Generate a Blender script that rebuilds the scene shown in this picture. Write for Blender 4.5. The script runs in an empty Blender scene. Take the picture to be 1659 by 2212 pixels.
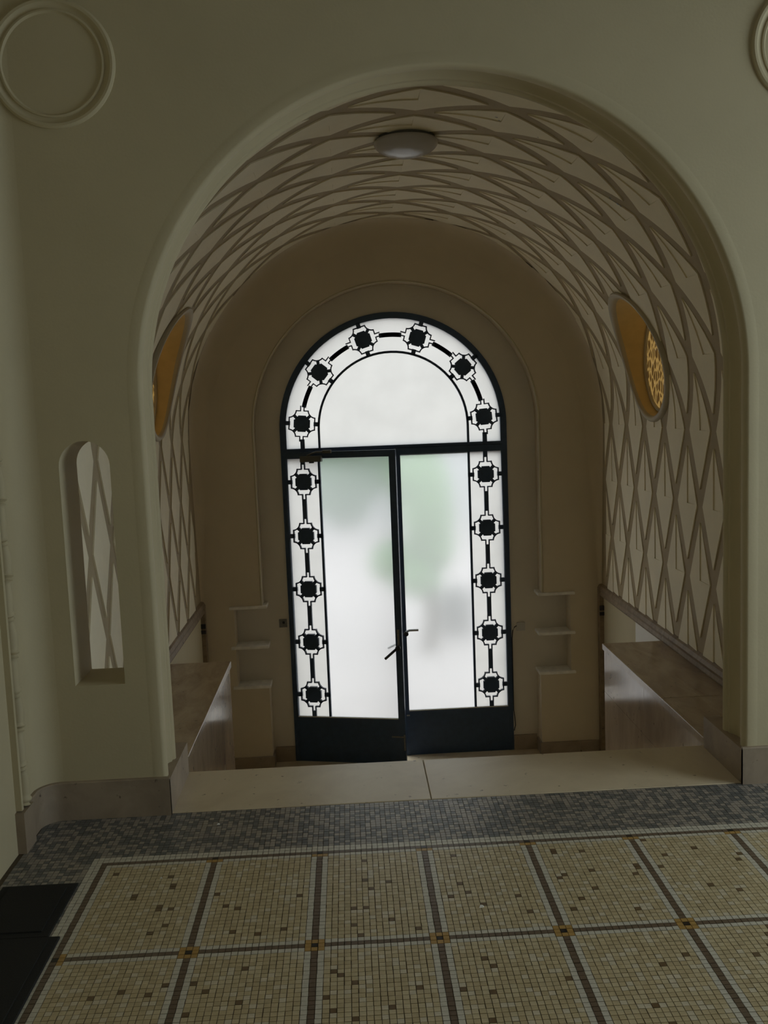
import bpy, math, random
from mathutils import Matrix, Vector
random.seed(7)
PI = math.pi
scene = bpy.context.scene
C = scene.collection

# ------------------------------------------------------------------ camera
IMG_W, IMG_H, FPX = 1659, 2212, 2081.57
cam_r = Vector((0.99848124, -0.0395674, -0.03833588))
cam_u = Vector((0.04251069, 0.11071756, 0.99294233))
cam_f = Vector((0.03504369, 0.99306397, -0.11223144))
CAM = Vector((0.0, 0.0, 1.7069))
cd = bpy.data.cameras.new('camera')
cd.sensor_fit = 'HORIZONTAL'; cd.sensor_width = 36.0; cd.lens = FPX / IMG_W * 36.0
cd.clip_start = 0.05; cd.clip_end = 200
co = bpy.data.objects.new('camera', cd); C.objects.link(co)
M = Matrix((cam_r, cam_u, -cam_f)).transposed().to_4x4(); M.translation = CAM
co.matrix_world = M
scene.camera = co

def project(p):
    d = Vector(p) - CAM
    z = d.dot(cam_f)
    return IMG_W / 2 + FPX * d.dot(cam_r) / z, IMG_H / 2 - FPX * d.dot(cam_u) / z

# ------------------------------------------------------------------ world, daylight, exposure
w = bpy.data.worlds.new('overcast_sky'); scene.world = w; w.use_nodes = True
bg = w.node_tree.nodes['Background']
bg.inputs[0].default_value = (0.90, 0.96, 1.0, 1); bg.inputs[1].default_value = 2.45

def area(name, loc, direction, sx, sy, energy, col):
    d = bpy.data.lights.new(name, 'AREA'); d.shape = 'RECTANGLE'; d.size = sx; d.size_y = sy
    d.energy = energy; d.color = col
    o = bpy.data.objects.new(name, d); C.objects.link(o)
    o.location = loc; o.rotation_euler = Vector(direction).to_track_quat('-Z', 'Y').to_euler()
    return o
area('hall_window_daylight', (4.42, 2.4, 1.65), (-1, 0, 0), 2.0, 2.1, 35, (0.72, 0.91, 1.0))
area('rear_fill_light', (1.3, -2.52, 1.9), (0, 1, 0), 0.8, 1.2, 1.0, (0.85, 0.95, 1.0))  # added fill lamp behind the viewer, brightens the lobby piers

vs = scene.view_settings
vs.view_transform = 'Standard'; vs.look = 'None'; vs.gamma = 1.0; vs.use_curve_mapping = False
vs.exposure = 0.0

# ------------------------------------------------------------------ materials
def new_mat(name):
    m = bpy.data.materials.new(name); m.use_nodes = True
    nt = m.node_tree
    return m, nt, nt.nodes['Principled BSDF']

def mat(name, col, rough=0.6, var=0.08, scale=6.0, bump=0.0, bscale=120.0, metal=0.0, spec=0.5, stretch=None):
    m, nt, b = new_mat(name)
    N, L = nt.nodes, nt.links
    b.inputs['Roughness'].default_value = rough
    b.inputs['Metallic'].default_value = metal
    b.inputs['Specular IOR Level'].default_value = spec
    tc = N.new('ShaderNodeTexCoord')
    src = tc.outputs['Object']
    if stretch:
        mp = N.new('ShaderNodeMapping'); mp.inputs['Scale'].default_value = stretch
        L.new(src, mp.inputs['Vector']); src = mp.outputs['Vector']
    nz = N.new('ShaderNodeTexNoise'); nz.inputs['Scale'].default_value = scale
    nz.inputs['Detail'].default_value = 6; nz.inputs['Roughness'].default_value = 0.6
    L.new(src, nz.inputs['Vector'])
    rp = N.new('ShaderNodeValToRGB')
    rp.color_ramp.elements[0].position = 0.3; rp.color_ramp.elements[1].position = 0.7
    rp.color_ramp.elements[0].color = tuple(c * (1 - var) for c in col) + (1,)
    rp.color_ramp.elements[1].color = tuple(min(1, c * (1 + var)) for c in col) + (1,)
    L.new(nz.outputs['Fac'], rp.inputs['Fac'])
    L.new(rp.outputs['Color'], b.inputs['Base Color'])
    if bump:
        n2 = N.new('ShaderNodeTexNoise'); n2.inputs['Scale'].default_value = bscale; n2.inputs['Detail'].default_value = 4
        L.new(tc.outputs['Object'], n2.inputs['Vector'])
        bp = N.new('ShaderNodeBump'); bp.inputs['Strength'].default_value = bump; bp.inputs['Distance'].default_value = 0.004
        L.new(n2.outputs['Fac'], bp.inputs['Height']); L.new(bp.outputs['Normal'], b.inputs['Normal'])
    return m

def marble(name, col, vein, rough, stretch=(1, 1, 1), scale=3.0, amount=0.6):
    m, nt, b = new_mat(name)
    N, L = nt.nodes, nt.links
    tc = N.new('ShaderNodeTexCoord'); mp = N.new('ShaderNodeMapping')
    mp.inputs['Scale'].default_value = stretch; L.new(tc.outputs['Object'], mp.inputs['Vector'])
    n1 = N.new('ShaderNodeTexNoise'); n1.inputs['Scale'].default_value = scale; n1.inputs['Detail'].default_value = 9
    n1.inputs['Roughness'].default_value = 0.65; n1.inputs['Distortion'].default_value = 0.6
    L.new(mp.outputs['Vector'], n1.inputs['Vector'])
    rp = N.new('ShaderNodeValToRGB'); e = rp.color_ramp.elements
    e[0].position = 0.36; e[0].color = tuple(v * amount + c * (1 - amount) for v, c in zip(vein, col)) + (1,)
    e[1].position = 0.62; e[1].color = tuple(col) + (1,)
    L.new(n1.outputs['Fac'], rp.inputs['Fac'])
    n2 = N.new('ShaderNodeTexNoise'); n2.inputs['Scale'].default_value = 26; n2.inputs['Detail'].default_value = 5
    L.new(tc.outputs['Object'], n2.inputs['Vector'])
    r2 = N.new('ShaderNodeValToRGB'); f = r2.color_ramp.elements
    f[0].position = 0.27; f[0].color = tuple(v * 0.55 for v in vein) + (1,); f[1].position = 0.33; f[1].color = (1, 1, 1, 1)
    L.new(n2.outputs['Fac'], r2.inputs['Fac'])
    mx = N.new('ShaderNodeMix'); mx.data_type = 'RGBA'; mx.blend_type = 'MULTIPLY'; mx.inputs[0].default_value = 0.8
    L.new(rp.outputs['Color'], mx.inputs[6]); L.new(r2.outputs['Color'], mx.inputs[7])
    L.new(mx.outputs[2], b.inputs['Base Color'])
    b.inputs['Roughness'].default_value = rough
    return m

MT = {}
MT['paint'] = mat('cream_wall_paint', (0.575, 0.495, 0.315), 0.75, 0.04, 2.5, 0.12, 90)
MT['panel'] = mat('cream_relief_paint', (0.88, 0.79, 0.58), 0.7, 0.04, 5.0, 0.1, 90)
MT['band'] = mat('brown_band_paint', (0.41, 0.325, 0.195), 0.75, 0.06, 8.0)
MT['endwall'] = mat('tan_wall_paint', (0.70, 0.595, 0.43), 0.75, 0.04, 2.5)
MT['white'] = mat('lit_patch_and_crumb_white', (0.85, 0.82, 0.75), 0.7, 0.03, 4)  # stands in for light on the right lobby wall; also colours the crumbs
MT['soffit'] = mat('grey_cream_paint', (0.72, 0.65, 0.535), 0.75, 0.04, 2.5)
MT['base'] = marble('brown_grey_marble', (0.40, 0.315, 0.225), (0.22, 0.165, 0.115), 0.5, (1, 1, 1), 4)
MT['slab'] = marble('beige_limestone', (0.74, 0.62, 0.43), (0.50, 0.39, 0.25), 0.32, (1, 1, 1), 2.2, 0.45)
MT['ledge'] = marble('polished_tan_marble', (0.52, 0.39, 0.26), (0.33, 0.24, 0.16), 0.13, (1.7, 1.7, 0.6), 3.2, 0.75)
MT['ledge_top'] = marble('tan_marble_top', (0.50, 0.385, 0.25), (0.28, 0.19, 0.115), 0.22, (3.0, 0.9, 1), 3.0, 0.7)
MT['trim'] = marble('brown_stone_trim', (0.33, 0.245, 0.16), (0.15, 0.11, 0.07), 0.6, (1, 3, 3), 6)
MT['iron'] = mat('dark_navy_painted_iron', (0.032, 0.062, 0.12), 0.42, 0.15, 20, 0.05, 60)
MT['steel'] = mat('brushed_grey_steel', (0.45, 0.45, 0.44), 0.35, 0.1, 30, metal=0.9)
MT['black'] = mat('black_plastic', (0.012, 0.012, 0.013), 0.4, 0.1, 20)
MT['closer'] = mat('grey_enamel', (0.10, 0.10, 0.09), 0.5, 0.1, 20)
MT['plastic'] = mat('cream_plastic', (0.55, 0.52, 0.46), 0.4, 0.03, 10)
MT['oldplate'] = mat('tarnished_plate', (0.20, 0.19, 0.17), 0.45, 0.3, 60)
MT['shelf'] = mat('off_white_painted_stone', (0.88, 0.84, 0.76), 0.5, 0.12, 14)
MT['opal'] = mat('opal_glass', (0.50, 0.47, 0.45), 0.22, 0.03, 5)
MT['rubber'] = mat('black_rubber_mat', (0.010, 0.010, 0.009), 0.85, 0.35, 260, 0.6, 420)
MT['grout'] = mat('dark_brown_grout', (0.10, 0.075, 0.048), 0.85, 0.2, 60)
MT['hall'] = mat('plain_hall_floor', (0.30, 0.26, 0.19), 0.5, 0.2, 40)
MT['ceil'] = mat('dim_ceiling_paint', (0.36, 0.32, 0.25), 0.8, 0.03, 3)
MT['gold'] = mat('gold_ochre_paint', (0.74, 0.54, 0.235), 0.5, 0.08, 8)
MT['rim'] = mat('rim_cream_paint', (0.52, 0.455, 0.33), 0.6, 0.04, 8)
# mosaic colours
tile_cols = {'cream0': (0.565, 0.46, 0.275), 'cream1': (0.615, 0.515, 0.325), 'cream2': (0.515, 0.415, 0.245),
             'pale': (0.66, 0.58, 0.43), 'white': (0.64, 0.60, 0.505), 'brown': (0.15, 0.095, 0.045), 'line': (0.15, 0.105, 0.07),
             'gold': (0.46, 0.28, 0.085), 'black': (0.012, 0.011, 0.010),
             'grey0': (0.135, 0.137, 0.132), 'grey1': (0.30, 0.27, 0.235), 'grey2': (0.22, 0.205, 0.185), 'taupe': (0.36, 0.315, 0.265)}
TM = {k: mat('mosaic_' + k, v, 0.30, 0.10, 45) for k, v in tile_cols.items()}
TKEYS = list(tile_cols)

def translucent(name, col, fac_gloss=0.06, rough=0.3, mottled=0.05):
    m = bpy.data.materials.new(name); m.use_nodes = True; nt = m.node_tree; N, L = nt.nodes, nt.links
    N.remove(N['Principled BSDF'])
    t = N.new('ShaderNodeBsdfTranslucent'); d = N.new('ShaderNodeBsdfDiffuse'); g = N.new('ShaderNodeBsdfGlossy')
    g.inputs['Roughness'].default_value = rough
    nz = N.new('ShaderNodeTexNoise'); nz.inputs['Scale'].default_value = 4; nz.inputs['Detail'].default_value = 5
    tc = N.new('ShaderNodeTexCoord'); L.new(tc.outputs['Object'], nz.inputs['Vector'])
    rp = N.new('ShaderNodeValToRGB')
    rp.color_ramp.elements[0].position = 0.3; rp.color_ramp.elements[1].position = 0.65
    rp.color_ramp.elements[0].color = tuple(c * (1 - mottled) for c in col) + (1,)
    rp.color_ramp.elements[1].color = tuple(col) + (1,)
    L.new(nz.outputs['Fac'], rp.inputs['Fac']); L.new(rp.outputs['Color'], t.inputs['Color'])
    d.inputs['Color'].default_value = (0.5, 0.5, 0.48, 1)
    m1 = N.new('ShaderNodeMixShader'); m1.inputs[0].default_value = 0.12
    L.new(t.outputs[0], m1.inputs[1]); L.new(d.outputs[0], m1.inputs[2])
    m2 = N.new('ShaderNodeMixShader'); m2.inputs[0].default_value = fac_gloss
    L.new(m1.outputs[0], m2.inputs[1]); L.new(g.outputs[0], m2.inputs[2])
    L.new(m2.outputs[0], N['Material Output'].inputs['Surface'])
    return m
MT['milk'] = translucent('milk_white_glass', (0.86, 0.845, 0.82))

def frosted():
    m, nt, b = new_mat('frosted_glass')
    N, L = nt.nodes, nt.links
    b.inputs['Base Color'].default_value = (0.90, 0.91, 0.905, 1)
    b.inputs['Transmission Weight'].default_value = 1.0
    b.inputs['Roughness'].default_value = 0.30
    b.inputs['IOR'].default_value = 1.2
    t = N.new('ShaderNodeBsdfTranslucent'); t.inputs['Color'].default_value = (0.78, 0.775, 0.765, 1)
    mx = N.new('ShaderNodeMixShader'); mx.inputs[0].default_value = 0.25
    L.new(b.outputs[0], mx.inputs[1]); L.new(t.outputs[0], mx.inputs[2])
    L.new(mx.outputs[0], N['Material Output'].inputs['Surface'])
    return m
MT['frost'] = frosted()

def amber():
    m = translucent('amber_textured_glass', (0.42, 0.22, 0.045), 0.12, 0.25, 0.3)
    nt = m.node_tree; N, L = nt.nodes, nt.links
    tc = N.new('ShaderNodeTexCoord')
    nz = N.new('ShaderNodeTexNoise'); nz.inputs['Scale'].default_value = 14; nz.inputs['Detail'].default_value = 2
    L.new(tc.outputs['Object'], nz.inputs['Vector'])
    vm = N.new('ShaderNodeVectorMath'); vm.operation = 'MULTIPLY_ADD'
    vm.inputs[1].default_value = (0.035, 0.035, 0.035); L.new(nz.outputs['Color'], vm.inputs[0]); L.new(tc.outputs['Object'], vm.inputs[2])
    mp = N.new('ShaderNodeMapping'); mp.inputs['Scale'].default_value = (1, 1.25, 0.8); L.new(vm.outputs[0], mp.inputs['Vector'])
    vo = N.new('ShaderNodeTexVoronoi'); vo.feature = 'DISTANCE_TO_EDGE'; vo.inputs['Scale'].default_value = 17
    L.new(mp.outputs[0], vo.inputs['Vector'])
    wv = N.new('ShaderNodeMapRange'); wv.inputs[1].default_value = 0.0; wv.inputs[2].default_value = 0.24; wv.inputs[3].default_value = 1.0; wv.inputs[4].default_value = 0.0
    L.new(vo.outputs['Distance'], wv.inputs[0])
    bp = N.new('ShaderNodeBump'); bp.inputs['Strength'].default_value = 1.0; bp.inputs['Distance'].default_value = 0.02
    L.new(wv.outputs[0], bp.inputs['Height'])
    for n in N:
        if n.type.startswith('BSDF'):
            L.new(bp.outputs['Normal'], n.inputs['Normal'])
    for n in N:
        if n.type == 'BSDF_TRANSLUCENT':
            rp = N.new('ShaderNodeValToRGB')
            rp.color_ramp.elements[0].position = 0.15; rp.color_ramp.elements[0].color = (0.040, 0.020, 0.005, 1)
            rp.color_ramp.elements[1].position = 0.75; rp.color_ramp.elements[1].color = (0.20, 0.118, 0.034, 1)
            L.new(wv.outputs[0], rp.inputs['Fac']); L.new(rp.outputs['Color'], n.inputs['Color'])
        if n.type == 'BSDF_DIFFUSE':
            n.inputs['Color'].default_value = (0.45, 0.25, 0.06, 1)
    return m
MT['amber'] = amber()

# ------------------------------------------------------------------ helpers
class MB:
    def __init__(self): self.v = []; self.f = []; self.mi = []
    def add(self, vs, fs, mi=0):
        o = len(self.v); self.v += [tuple(p) for p in vs]
        self.f += [tuple(i + o for i in f) for f in fs]; self.mi += [mi] * len(fs)
        return self
    def box(self, x0, x1, y0, y1, z0, z1, mi=0):
        return self.add([(x0, y0, z0), (x1, y0, z0), (x1, y1, z0), (x0, y1, z0), (x0, y0, z1), (x1, y0, z1), (x1, y1, z1), (x0, y1, z1)],
                        [(0, 3, 2, 1), (4, 5, 6, 7), (0, 1, 5, 4), (1, 2, 6, 5), (2, 3, 7, 6), (3, 0, 4, 7)], mi)
    def prism_y(self, poly, y0, y1):              # poly in (x, z)
        n = len(poly)
        vs = [(x, y0, z) for x, z in poly] + [(x, y1, z) for x, z in poly]
        fs = [tuple(range(n)), tuple(range(2 * n - 1, n - 1, -1))]
        fs += [(i, i + n, (i + 1) % n + n, (i + 1) % n) for i in range(n)]
        return self.add(vs, fs)
    def prism_z(self, poly, z0, z1):              # poly in (x, y)
        n = len(poly)
        vs = [(x, y, z0) for x, y in poly] + [(x, y, z1) for x, y in poly]
        fs = [tuple(range(n - 1, -1, -1)), tuple(range(n, 2 * n))]
        fs += [(i, (i + 1) % n, (i + 1) % n + n, i + n) for i in range(n)]
        return self.add(vs, fs)
    def stroke(self, pts, wd, y0, y1):            # thin bars along a polyline in (x, z)
        for (x0, z0), (x1, z1) in zip(pts, pts[1:]):
            dx, dz = x1 - x0, z1 - z0; l = math.hypot(dx, dz)
            if l < 1e-6: continue
            ux, uz = dx / l, dz / l; h = wd / 2; nx, nz = -uz * h, ux * h
            e = h * 0.6
            self.prism_y([(x0 - ux * e - nx, z0 - uz * e - nz), (x1 + ux * e - nx, z1 + uz * e - nz),
                          (x1 + ux * e + nx, z1 + uz * e + nz), (x0 - ux * e + nx, z0 - uz * e + nz)], y0, y1)
        return self
    def tube(self, pts, r, n=10, cap=True):
        rings = []
        for i, p in enumerate(pts):
            p = Vector(p)
            a = Vector(pts[max(i - 1, 0)]); b = Vector(pts[min(i + 1, len(pts) - 1)])
            t = (b - a).normalized()
            s = t.cross(Vector((0, 0, 1)) if abs(t.z) < 0.9 else Vector((1, 0, 0))).normalized(); q = t.cross(s)
            rr = r[i] if isinstance(r, (list, tuple)) else r
            rings.append([p + s * rr * math.cos(2 * PI * k / n) + q * rr * math.sin(2 * PI * k / n) for k in range(n)])
        vs = [v for g in rings for v in g]; fs = []
        for i in range(len(rings) - 1):
            for k in range(n):
                fs.append((i * n + k, i * n + (k + 1) % n, (i + 1) * n + (k + 1) % n, (i + 1) * n + k))
        if cap:
            fs.append(tuple(range(n - 1, -1, -1))); fs.append(tuple(range((len(rings) - 1) * n, len(rings) * n)))
        return self.add(vs, fs)
    def grid(self, rows):                         # list of rows of points
        n = len(rows[0]); vs = [p for r in rows for p in r]
        fs = [(i * n + k, i * n + k + 1, (i + 1) * n + k + 1, (i + 1) * n + k) for i in range(len(rows) - 1) for k in range(n - 1)]
        return self.add(vs, fs)
    def mesh(self, name, mats, smooth=None):
        me = bpy.data.meshes.new(name)
        me.from_pydata(self.v, [], self.f)
        for m in (mats if isinstance(mats, (list, tuple)) else [mats]): me.materials.append(m)
        if len(me.materials) > 1: me.polygons.foreach_set('material_index', self.mi)
        if smooth:
            me.polygons.foreach_set('use_smooth', [True] * len(me.polygons))
            me.set_sharp_from_angle(angle=math.radians(smooth))
        me.update()
        return me
    def build(self, name, mats, parent=None, smooth=None, loc=None):
        return link(name, self.mesh(name, mats, smooth), parent, loc)

def link(name, me, parent=None, loc=None):
    o = bpy.data.objects.new(name, me); C.objects.link(o)
    if parent: o.parent = parent
    if loc: o.location = loc
    return o
def tag(o, label=None, cat=None, kind=None, group=None):
    if label: o['label'] = label
    if cat: o['category'] = cat
    if kind: o['kind'] = kind
    if group: o['group'] = group
    return o
def empty(name, loc=(0, 0, 0)):
    o = bpy.data.objects.new(name, None); C.objects.link(o); o.location = loc
    return o
def struct(o, label, cat): return tag(o, label, cat, 'structure')

def fill2d(name, outer, holes, y0, y1, m, parent=None, smooth=30):
    cu = bpy.data.curves.new(name + '_outline', 'CURVE'); cu.dimensions = '2D'; cu.fill_mode = 'BOTH'
    cu.extrude = abs(y1 - y0) / 2
    for poly in [outer] + holes:
        s = cu.splines.new('POLY'); s.points.add(len(poly) - 1); s.use_cyclic_u = True
        for p, (x, z) in zip(s.points, poly): p.co = (x, z, 0, 1)
    tmp = bpy.data.objects.new('tmp_outline', cu); C.objects.link(tmp)
    dg = bpy.context.evaluated_depsgraph_get()
    me = bpy.data.meshes.new_from_object(tmp.evaluated_get(dg))
    bpy.data.objects.remove(tmp); bpy.data.curves.remove(cu)
    ym = (y0 + y1) / 2
    for v in me.vertices:
        x, y, z = v.co; v.co = (x, ym - z, y)
    me.name = name
    me.materials.clear(); me.materials.append(m)
    me.polygons.foreach_set('use_smooth', [True] * len(me.polygons))
    me.set_sharp_from_angle(angle=math.radians(smooth))
    me.update()
    return link(name, me, parent)

def arch_poly(cx, r, zs, zb, n=48):               # arched opening from lower left over the crown to lower right
    return [(cx - r, zb)] + [(cx - r * math.cos(PI * i / n), zs + r * math.sin(PI * i / n)) for i in range(n + 1)] + [(cx + r, zb)]

def sweep_arch(mb, prof, cx, zs, zb, n=64, zb2=None):
    rows = []
    for r, y in prof:
        row = [(cx - r, y, zb)] + [(cx - r * math.cos(PI * i / n), y, zs + r * math.sin(PI * i / n)) for i in range(n + 1)] + [(cx + r, y, zb)]
        rows.append(row)
    return mb.grid(rows)

def ring_y(mb, cx, cz, prof, n=96):               # revolve (r, y) profile about a y axis
    rows = [[(cx + r * math.cos(2 * PI * i / n), y, cz + r * math.sin(2 * PI * i / n)) for i in range(n + 1)] for r, y in prof]
    return mb.grid(rows)

CX = 0.42
YF, YB = 3.985, 4.25                              # faces of the wall between hall and stair
HALL_Z = 4.2
LOW = -1.42                                       # level of the lower lobby
VR, VZ = 1.72, 1.47                               # lattice vault radius and springing
XL, XR = CX - VR, CX + VR
Y1, Y2 = 8.13, 8.30                               # door wall face, recessed plane of the door

# ------------------------------------------------------------------ hall: walls, ceiling
AR, AZ = 1.252, 1.78
slot = [(-1.182, 0.577)] + [(-1.0785 - 0.1035 * math.cos(PI * i / 16), 1.497 + 0.1035 * math.sin(PI * i / 16)) for i in range(17)] + [(-0.975, 0.577)]
RO = AR + 0.045
outer = [(-1.27, -0.06), (CX - RO, -0.06)] + arch_poly(CX, RO, AZ, -0.06)[1:-1] + [(CX + RO, -0.06), (4.35, -0.06), (4.35, HALL_Z), (-1.27, HALL_Z)]
wf = fill2d('wall_front', outer, [slot], YF, YB, MT['paint'])
struct(wf, 'cream plaster wall pierced by the big round arch', 'wall')
prof = [(RO + 0.012, YF + 0.0005), (RO, YF - 0.0008), (AR + 0.012, YF - 0.0008), (AR + 0.005, YF + 0.001), (AR - 0.001, YF + 0.008), (AR - 0.004, YF + 0.022), (AR - 0.003, YF + 0.048), (AR + 0.003, YF + 0.062), (AR + 0.020, YF + 0.064),
        (AR + 0.030, YF + 0.080), (AR + 0.034, YF + 0.115), (AR + 0.030, YF + 0.160), (AR + 0.018, YF + 0.190), (AR + 0.010, YF + 0.200),
        (AR + 0.010, YF + 0.222), (AR + 0.002, YF + 0.228), (AR - 0.002, YF + 0.240), (AR + 0.001, YF + 0.256), (AR + 0.012, YF + 0.264), (RO + 0.02, YF + 0.266)]
am = sweep_arch(MB(), prof, CX, AZ, 0.0, 96).build('arch_moulding', MT['paint'], wf, 35)
tag(am, 'rolled plaster moulding lining the arch')
for s_, lab in ((-1, 'round plaster medallion moulding upper left of arch'), (1, 'round plaster medallion moulding upper right of arch')):
    mx, mz = CX + s_ * 1.510, 3.073
    pr = [(0.247, YF + 0.001), (0.246, YF - 0.010), (0.238, YF - 0.016), (0.228, YF - 0.015), (0.222, YF - 0.008), (0.216, YF - 0.004), (0.205, YF - 0.003), (0.203, YF - 0.008), (0.196, YF - 0.009), (0.192, YF - 0.003), (0.188, YF + 0.001)]
    tag(ring_y(MB(), mx, mz, pr).build('medallion', MT['paint'], wf, 40), lab)

# left wall with a coved corner
cr = 0.10
cove = [(-1.36 + cr - cr * math.cos(a), YF - cr + cr * math.sin(a)) for a in [PI / 2 * i / 10 for i in range(11)]]
wl = MB().prism_z([(-1.36, -2.6)] + cove + [(-1.26, YB), (-1.75, YB), (-1.75, -2.6)], -0.06, HALL_Z).build('wall_left', MT['paint'], None, 40)
struct(wl, 'cream hall wall on the left with coved corner', 'wall')
# right wall with a window opening
wr = MB()
wr.box(4.30, 4.6, -2.6, 1.4, -0.06, HALL_Z); wr.box(4.30, 4.6, 3.4, YB, -0.06, HALL_Z)
wr.box(4.30, 4.6, 1.4, 3.4, -0.06, 0.6); wr.box(4.30, 4.6, 1.4, 3.4, 2.7, HALL_Z)
struct(wr.build('wall_right', MT['paint']), 'cream hall wall with the daylight window', 'wall')
wb = MB().box(-1.75, 0.9, -2.8, -2.6, -0.06, HALL_Z).box(1.7, 4.6, -2.8, -2.6, -0.06, HALL_Z).box(0.9, 1.7, -2.8, -2.6, -0.06, 1.3).box(0.9, 1.7, -2.8, -2.6, 2.5, HALL_Z).build('wall_back', MT['paint'])
rw = MB()  # rear opening and frame are added, to pass fill light towards the lobby
for a, b in ((0.9, 0.96), (1.27, 1.33), (1.64, 1.7)): rw.box(a, b, -2.74, -2.68, 1.3, 2.5)
for a, b in ((1.3, 1.36), (2.44, 2.5)): rw.box(0.96, 1.64, -2.74, -2.68, a, b)
struct(rw.build('fill_opening_frame', MT['plastic']), 'added window frame round the fill light opening behind the viewer', 'window')
struct(wb, 'cream wall behind the viewer', 'wall')
struct(MB().box(-1.75, 4.6, -2.8, YB, HALL_Z, HALL_Z + 0.15).build('ceiling', MT['ceil']), 'pale plaster hall ceiling', 'ceiling')
hw = MB()
for a, b in ((1.4, 1.46), (2.37, 2.43), (3.34, 3.4)): hw.box(4.46, 4.52, a, b, 0.6, 2.7)
for a, b in ((0.6, 0.66), (2.64, 2.7)): hw.box(4.46, 4.52, 1.46, 3.34, a, b)
struct(hw.build('window_1', MT['plastic']), 'tall hall window frame letting in daylight', 'window')

# baseboards
def base_path(path, th, z0, z1):
    # path in plan, thickness offset to the left of travel
    off = []
    for i, (x, y) in enumerate(path):
        a = path[max(i - 1, 0)]; b = path[min(i + 1, len(path) - 1)]
        dx, dy = b[0] - a[0], b[1] - a[1]; l = math.hypot(dx, dy)
        off.append((x - dy / l * th, y + dx / l * th))
    rows = [[(x, y, z0) for x, y in path], [(x, y, z0) for x, y in off], [(x, y, z1 - 0.004) for x, y in off],
            [(x * 0.8 + p * 0.2, y * 0.8 + q * 0.2, z1) for (x, y), (p, q) in zip(off, path)], [(x, y, z1) for x, y in path]]
    mb = MB().grid(rows)
    for e in (0, len(path) - 1):
        mb.add([r[e] for r in rows], [tuple(range(5))])
    return mb
cove_b = [(-1.36 + cr - cr * math.cos(a), YF - cr + cr * math.sin(a)) for a in [PI / 2 * i / 10 for i in range(10, -1, -1)]]
b1 = base_path([(CX - AR + 0.018, YF)] + cove_b + [(-1.36, 3.79)], 0.018, 0, 0.165).build('baseboard_left', MT['base'], None, 40)
struct(b1, 'brown marble baseboard curving round the left corner', 'baseboard')
b2 = base_path([(4.30, YF), (CX + AR - 0.018, YF)], 0.018, 0, 0.165).build('baseboard_right', MT['base'], None, 40)
struct(b2, 'grey brown marble baseboard right of the arch', 'baseboard')
for nm, x0, x1, lab in (('trim_1', CX - AR - 0.06, CX - AR + 0.018, 'marble plinth lining the left arch jamb'), ('trim_2', CX + AR - 0.018, CX + AR + 0.06, 'marble plinth lining the right arch jamb')):
    struct(MB().box(x0, x1, YF - 0.017, 4.43, 0, 0.155).build(nm, MT['base']), lab, 'plinth')

# carved rope moulding on the left wall
rm = empty('trim_3', (-1.36, 3.735, 0))
struct(rm, 'carved vertical rope moulding on the left wall', 'moulding')
MB().box(0, 0.024, -0.052, -0.032, 0.17, HALL_Z).box(0, 0.006, -0.028, 0.045, 0.17, HALL_Z).build('backing_strip', MT['paint'], rm)
pts, rad = [], []
z = 0.17
while z < HALL_Z - 0.02:
    t = ((z - 0.17) % 0.15) / 0.15
    pts.append((0.012, 0.010 + 0.010 * math.sin(2 * PI * (z - 0.17) / 0.30), z))
    rad.append(0.016 + 0.010 * abs(math.sin(PI * t)) + (0.009 if (t < 0.06 or 0.12 < t < 0.19) else 0))
    z += 0.009
MB().tube(pts, rad, 10).build('carved_rod', MT['paint'], rm, 60)
MB().box(0, 0.035, -0.065, 0.052, 0, 0.165).build('plinth_block', MT['base'], rm)

# ------------------------------------------------------------------ hall floor: mosaic
PX, PY = 0.4 / 19, 0.639 / 30
X0, YA = -0.5714, 3.545
fl = MB().box(-1.36, 4.3, -2.6, YF + 0.003, -0.06, -0.0022).build('floor', MT['grout'])
struct(fl, 'mosaic floor of small cream and grey tiles', 'floor')
GAP = 0.0021
def tile_key(n, m):
    if m < -2: g = True
    elif n < -22: g = True
    else: g = False
    if g:
        return random.choices(['grey0', 'grey1', 'grey2', 'taupe'], [40, 26, 10, 24])[0]
    if m < 0 or n < -20: return 'white'
    if n == -20:
        if m % 30 == 0 and m > 0: return 'black'
        return 'line'
    cn = n % 19; cm = m % 30
    if n < 0 and n > -20: cn = n + 20 if n <= -2 else (18 if n == -1 else n)
    if n < 0: cn = 1 if n == -19 else (18 if n == -1 else 9)
    if m == 0:
        return 'black' if (cn == 0) else 'line'
    dn = min(cn, 19 - cn) if n >= 0 else (min(n + 20, -n))
    dm = min(cm, 30 - cm)
    if n < 0 and n > -3 and False: pass
    on_left = (n < -10)
    if dm <= 1 and dn <= 1 and m > 1:
        if dm == 0 and dn == 0: return 'black'
        return 'gold'
    if m == 1 and dn <= 1 and not on_left: return 'gold'
    if dn == 0 or dm == 0: return 'line'
    if dn == 1 or dm == 1: return 'white'
    return random.choices(['cream0', 'cream1', 'cream2', 'pale', 'brown'], [42, 25, 20, 11, 2.1])[0]
tiles = []
for m in range(-20, 95):
    yc = YA - m * PY
    for n in range(-37, 150):
        xc = X0 + n * PX
        if xc < -1.348 or yc > YF - 0.006: continue
        if yc > YF - cr and xc < -1.36 + cr and math.hypot(xc + 1.36 - cr, yc - YF + cr) > cr - 0.008: continue
        tiles.append((xc, yc, tile_key(n, m), n, m))
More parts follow.
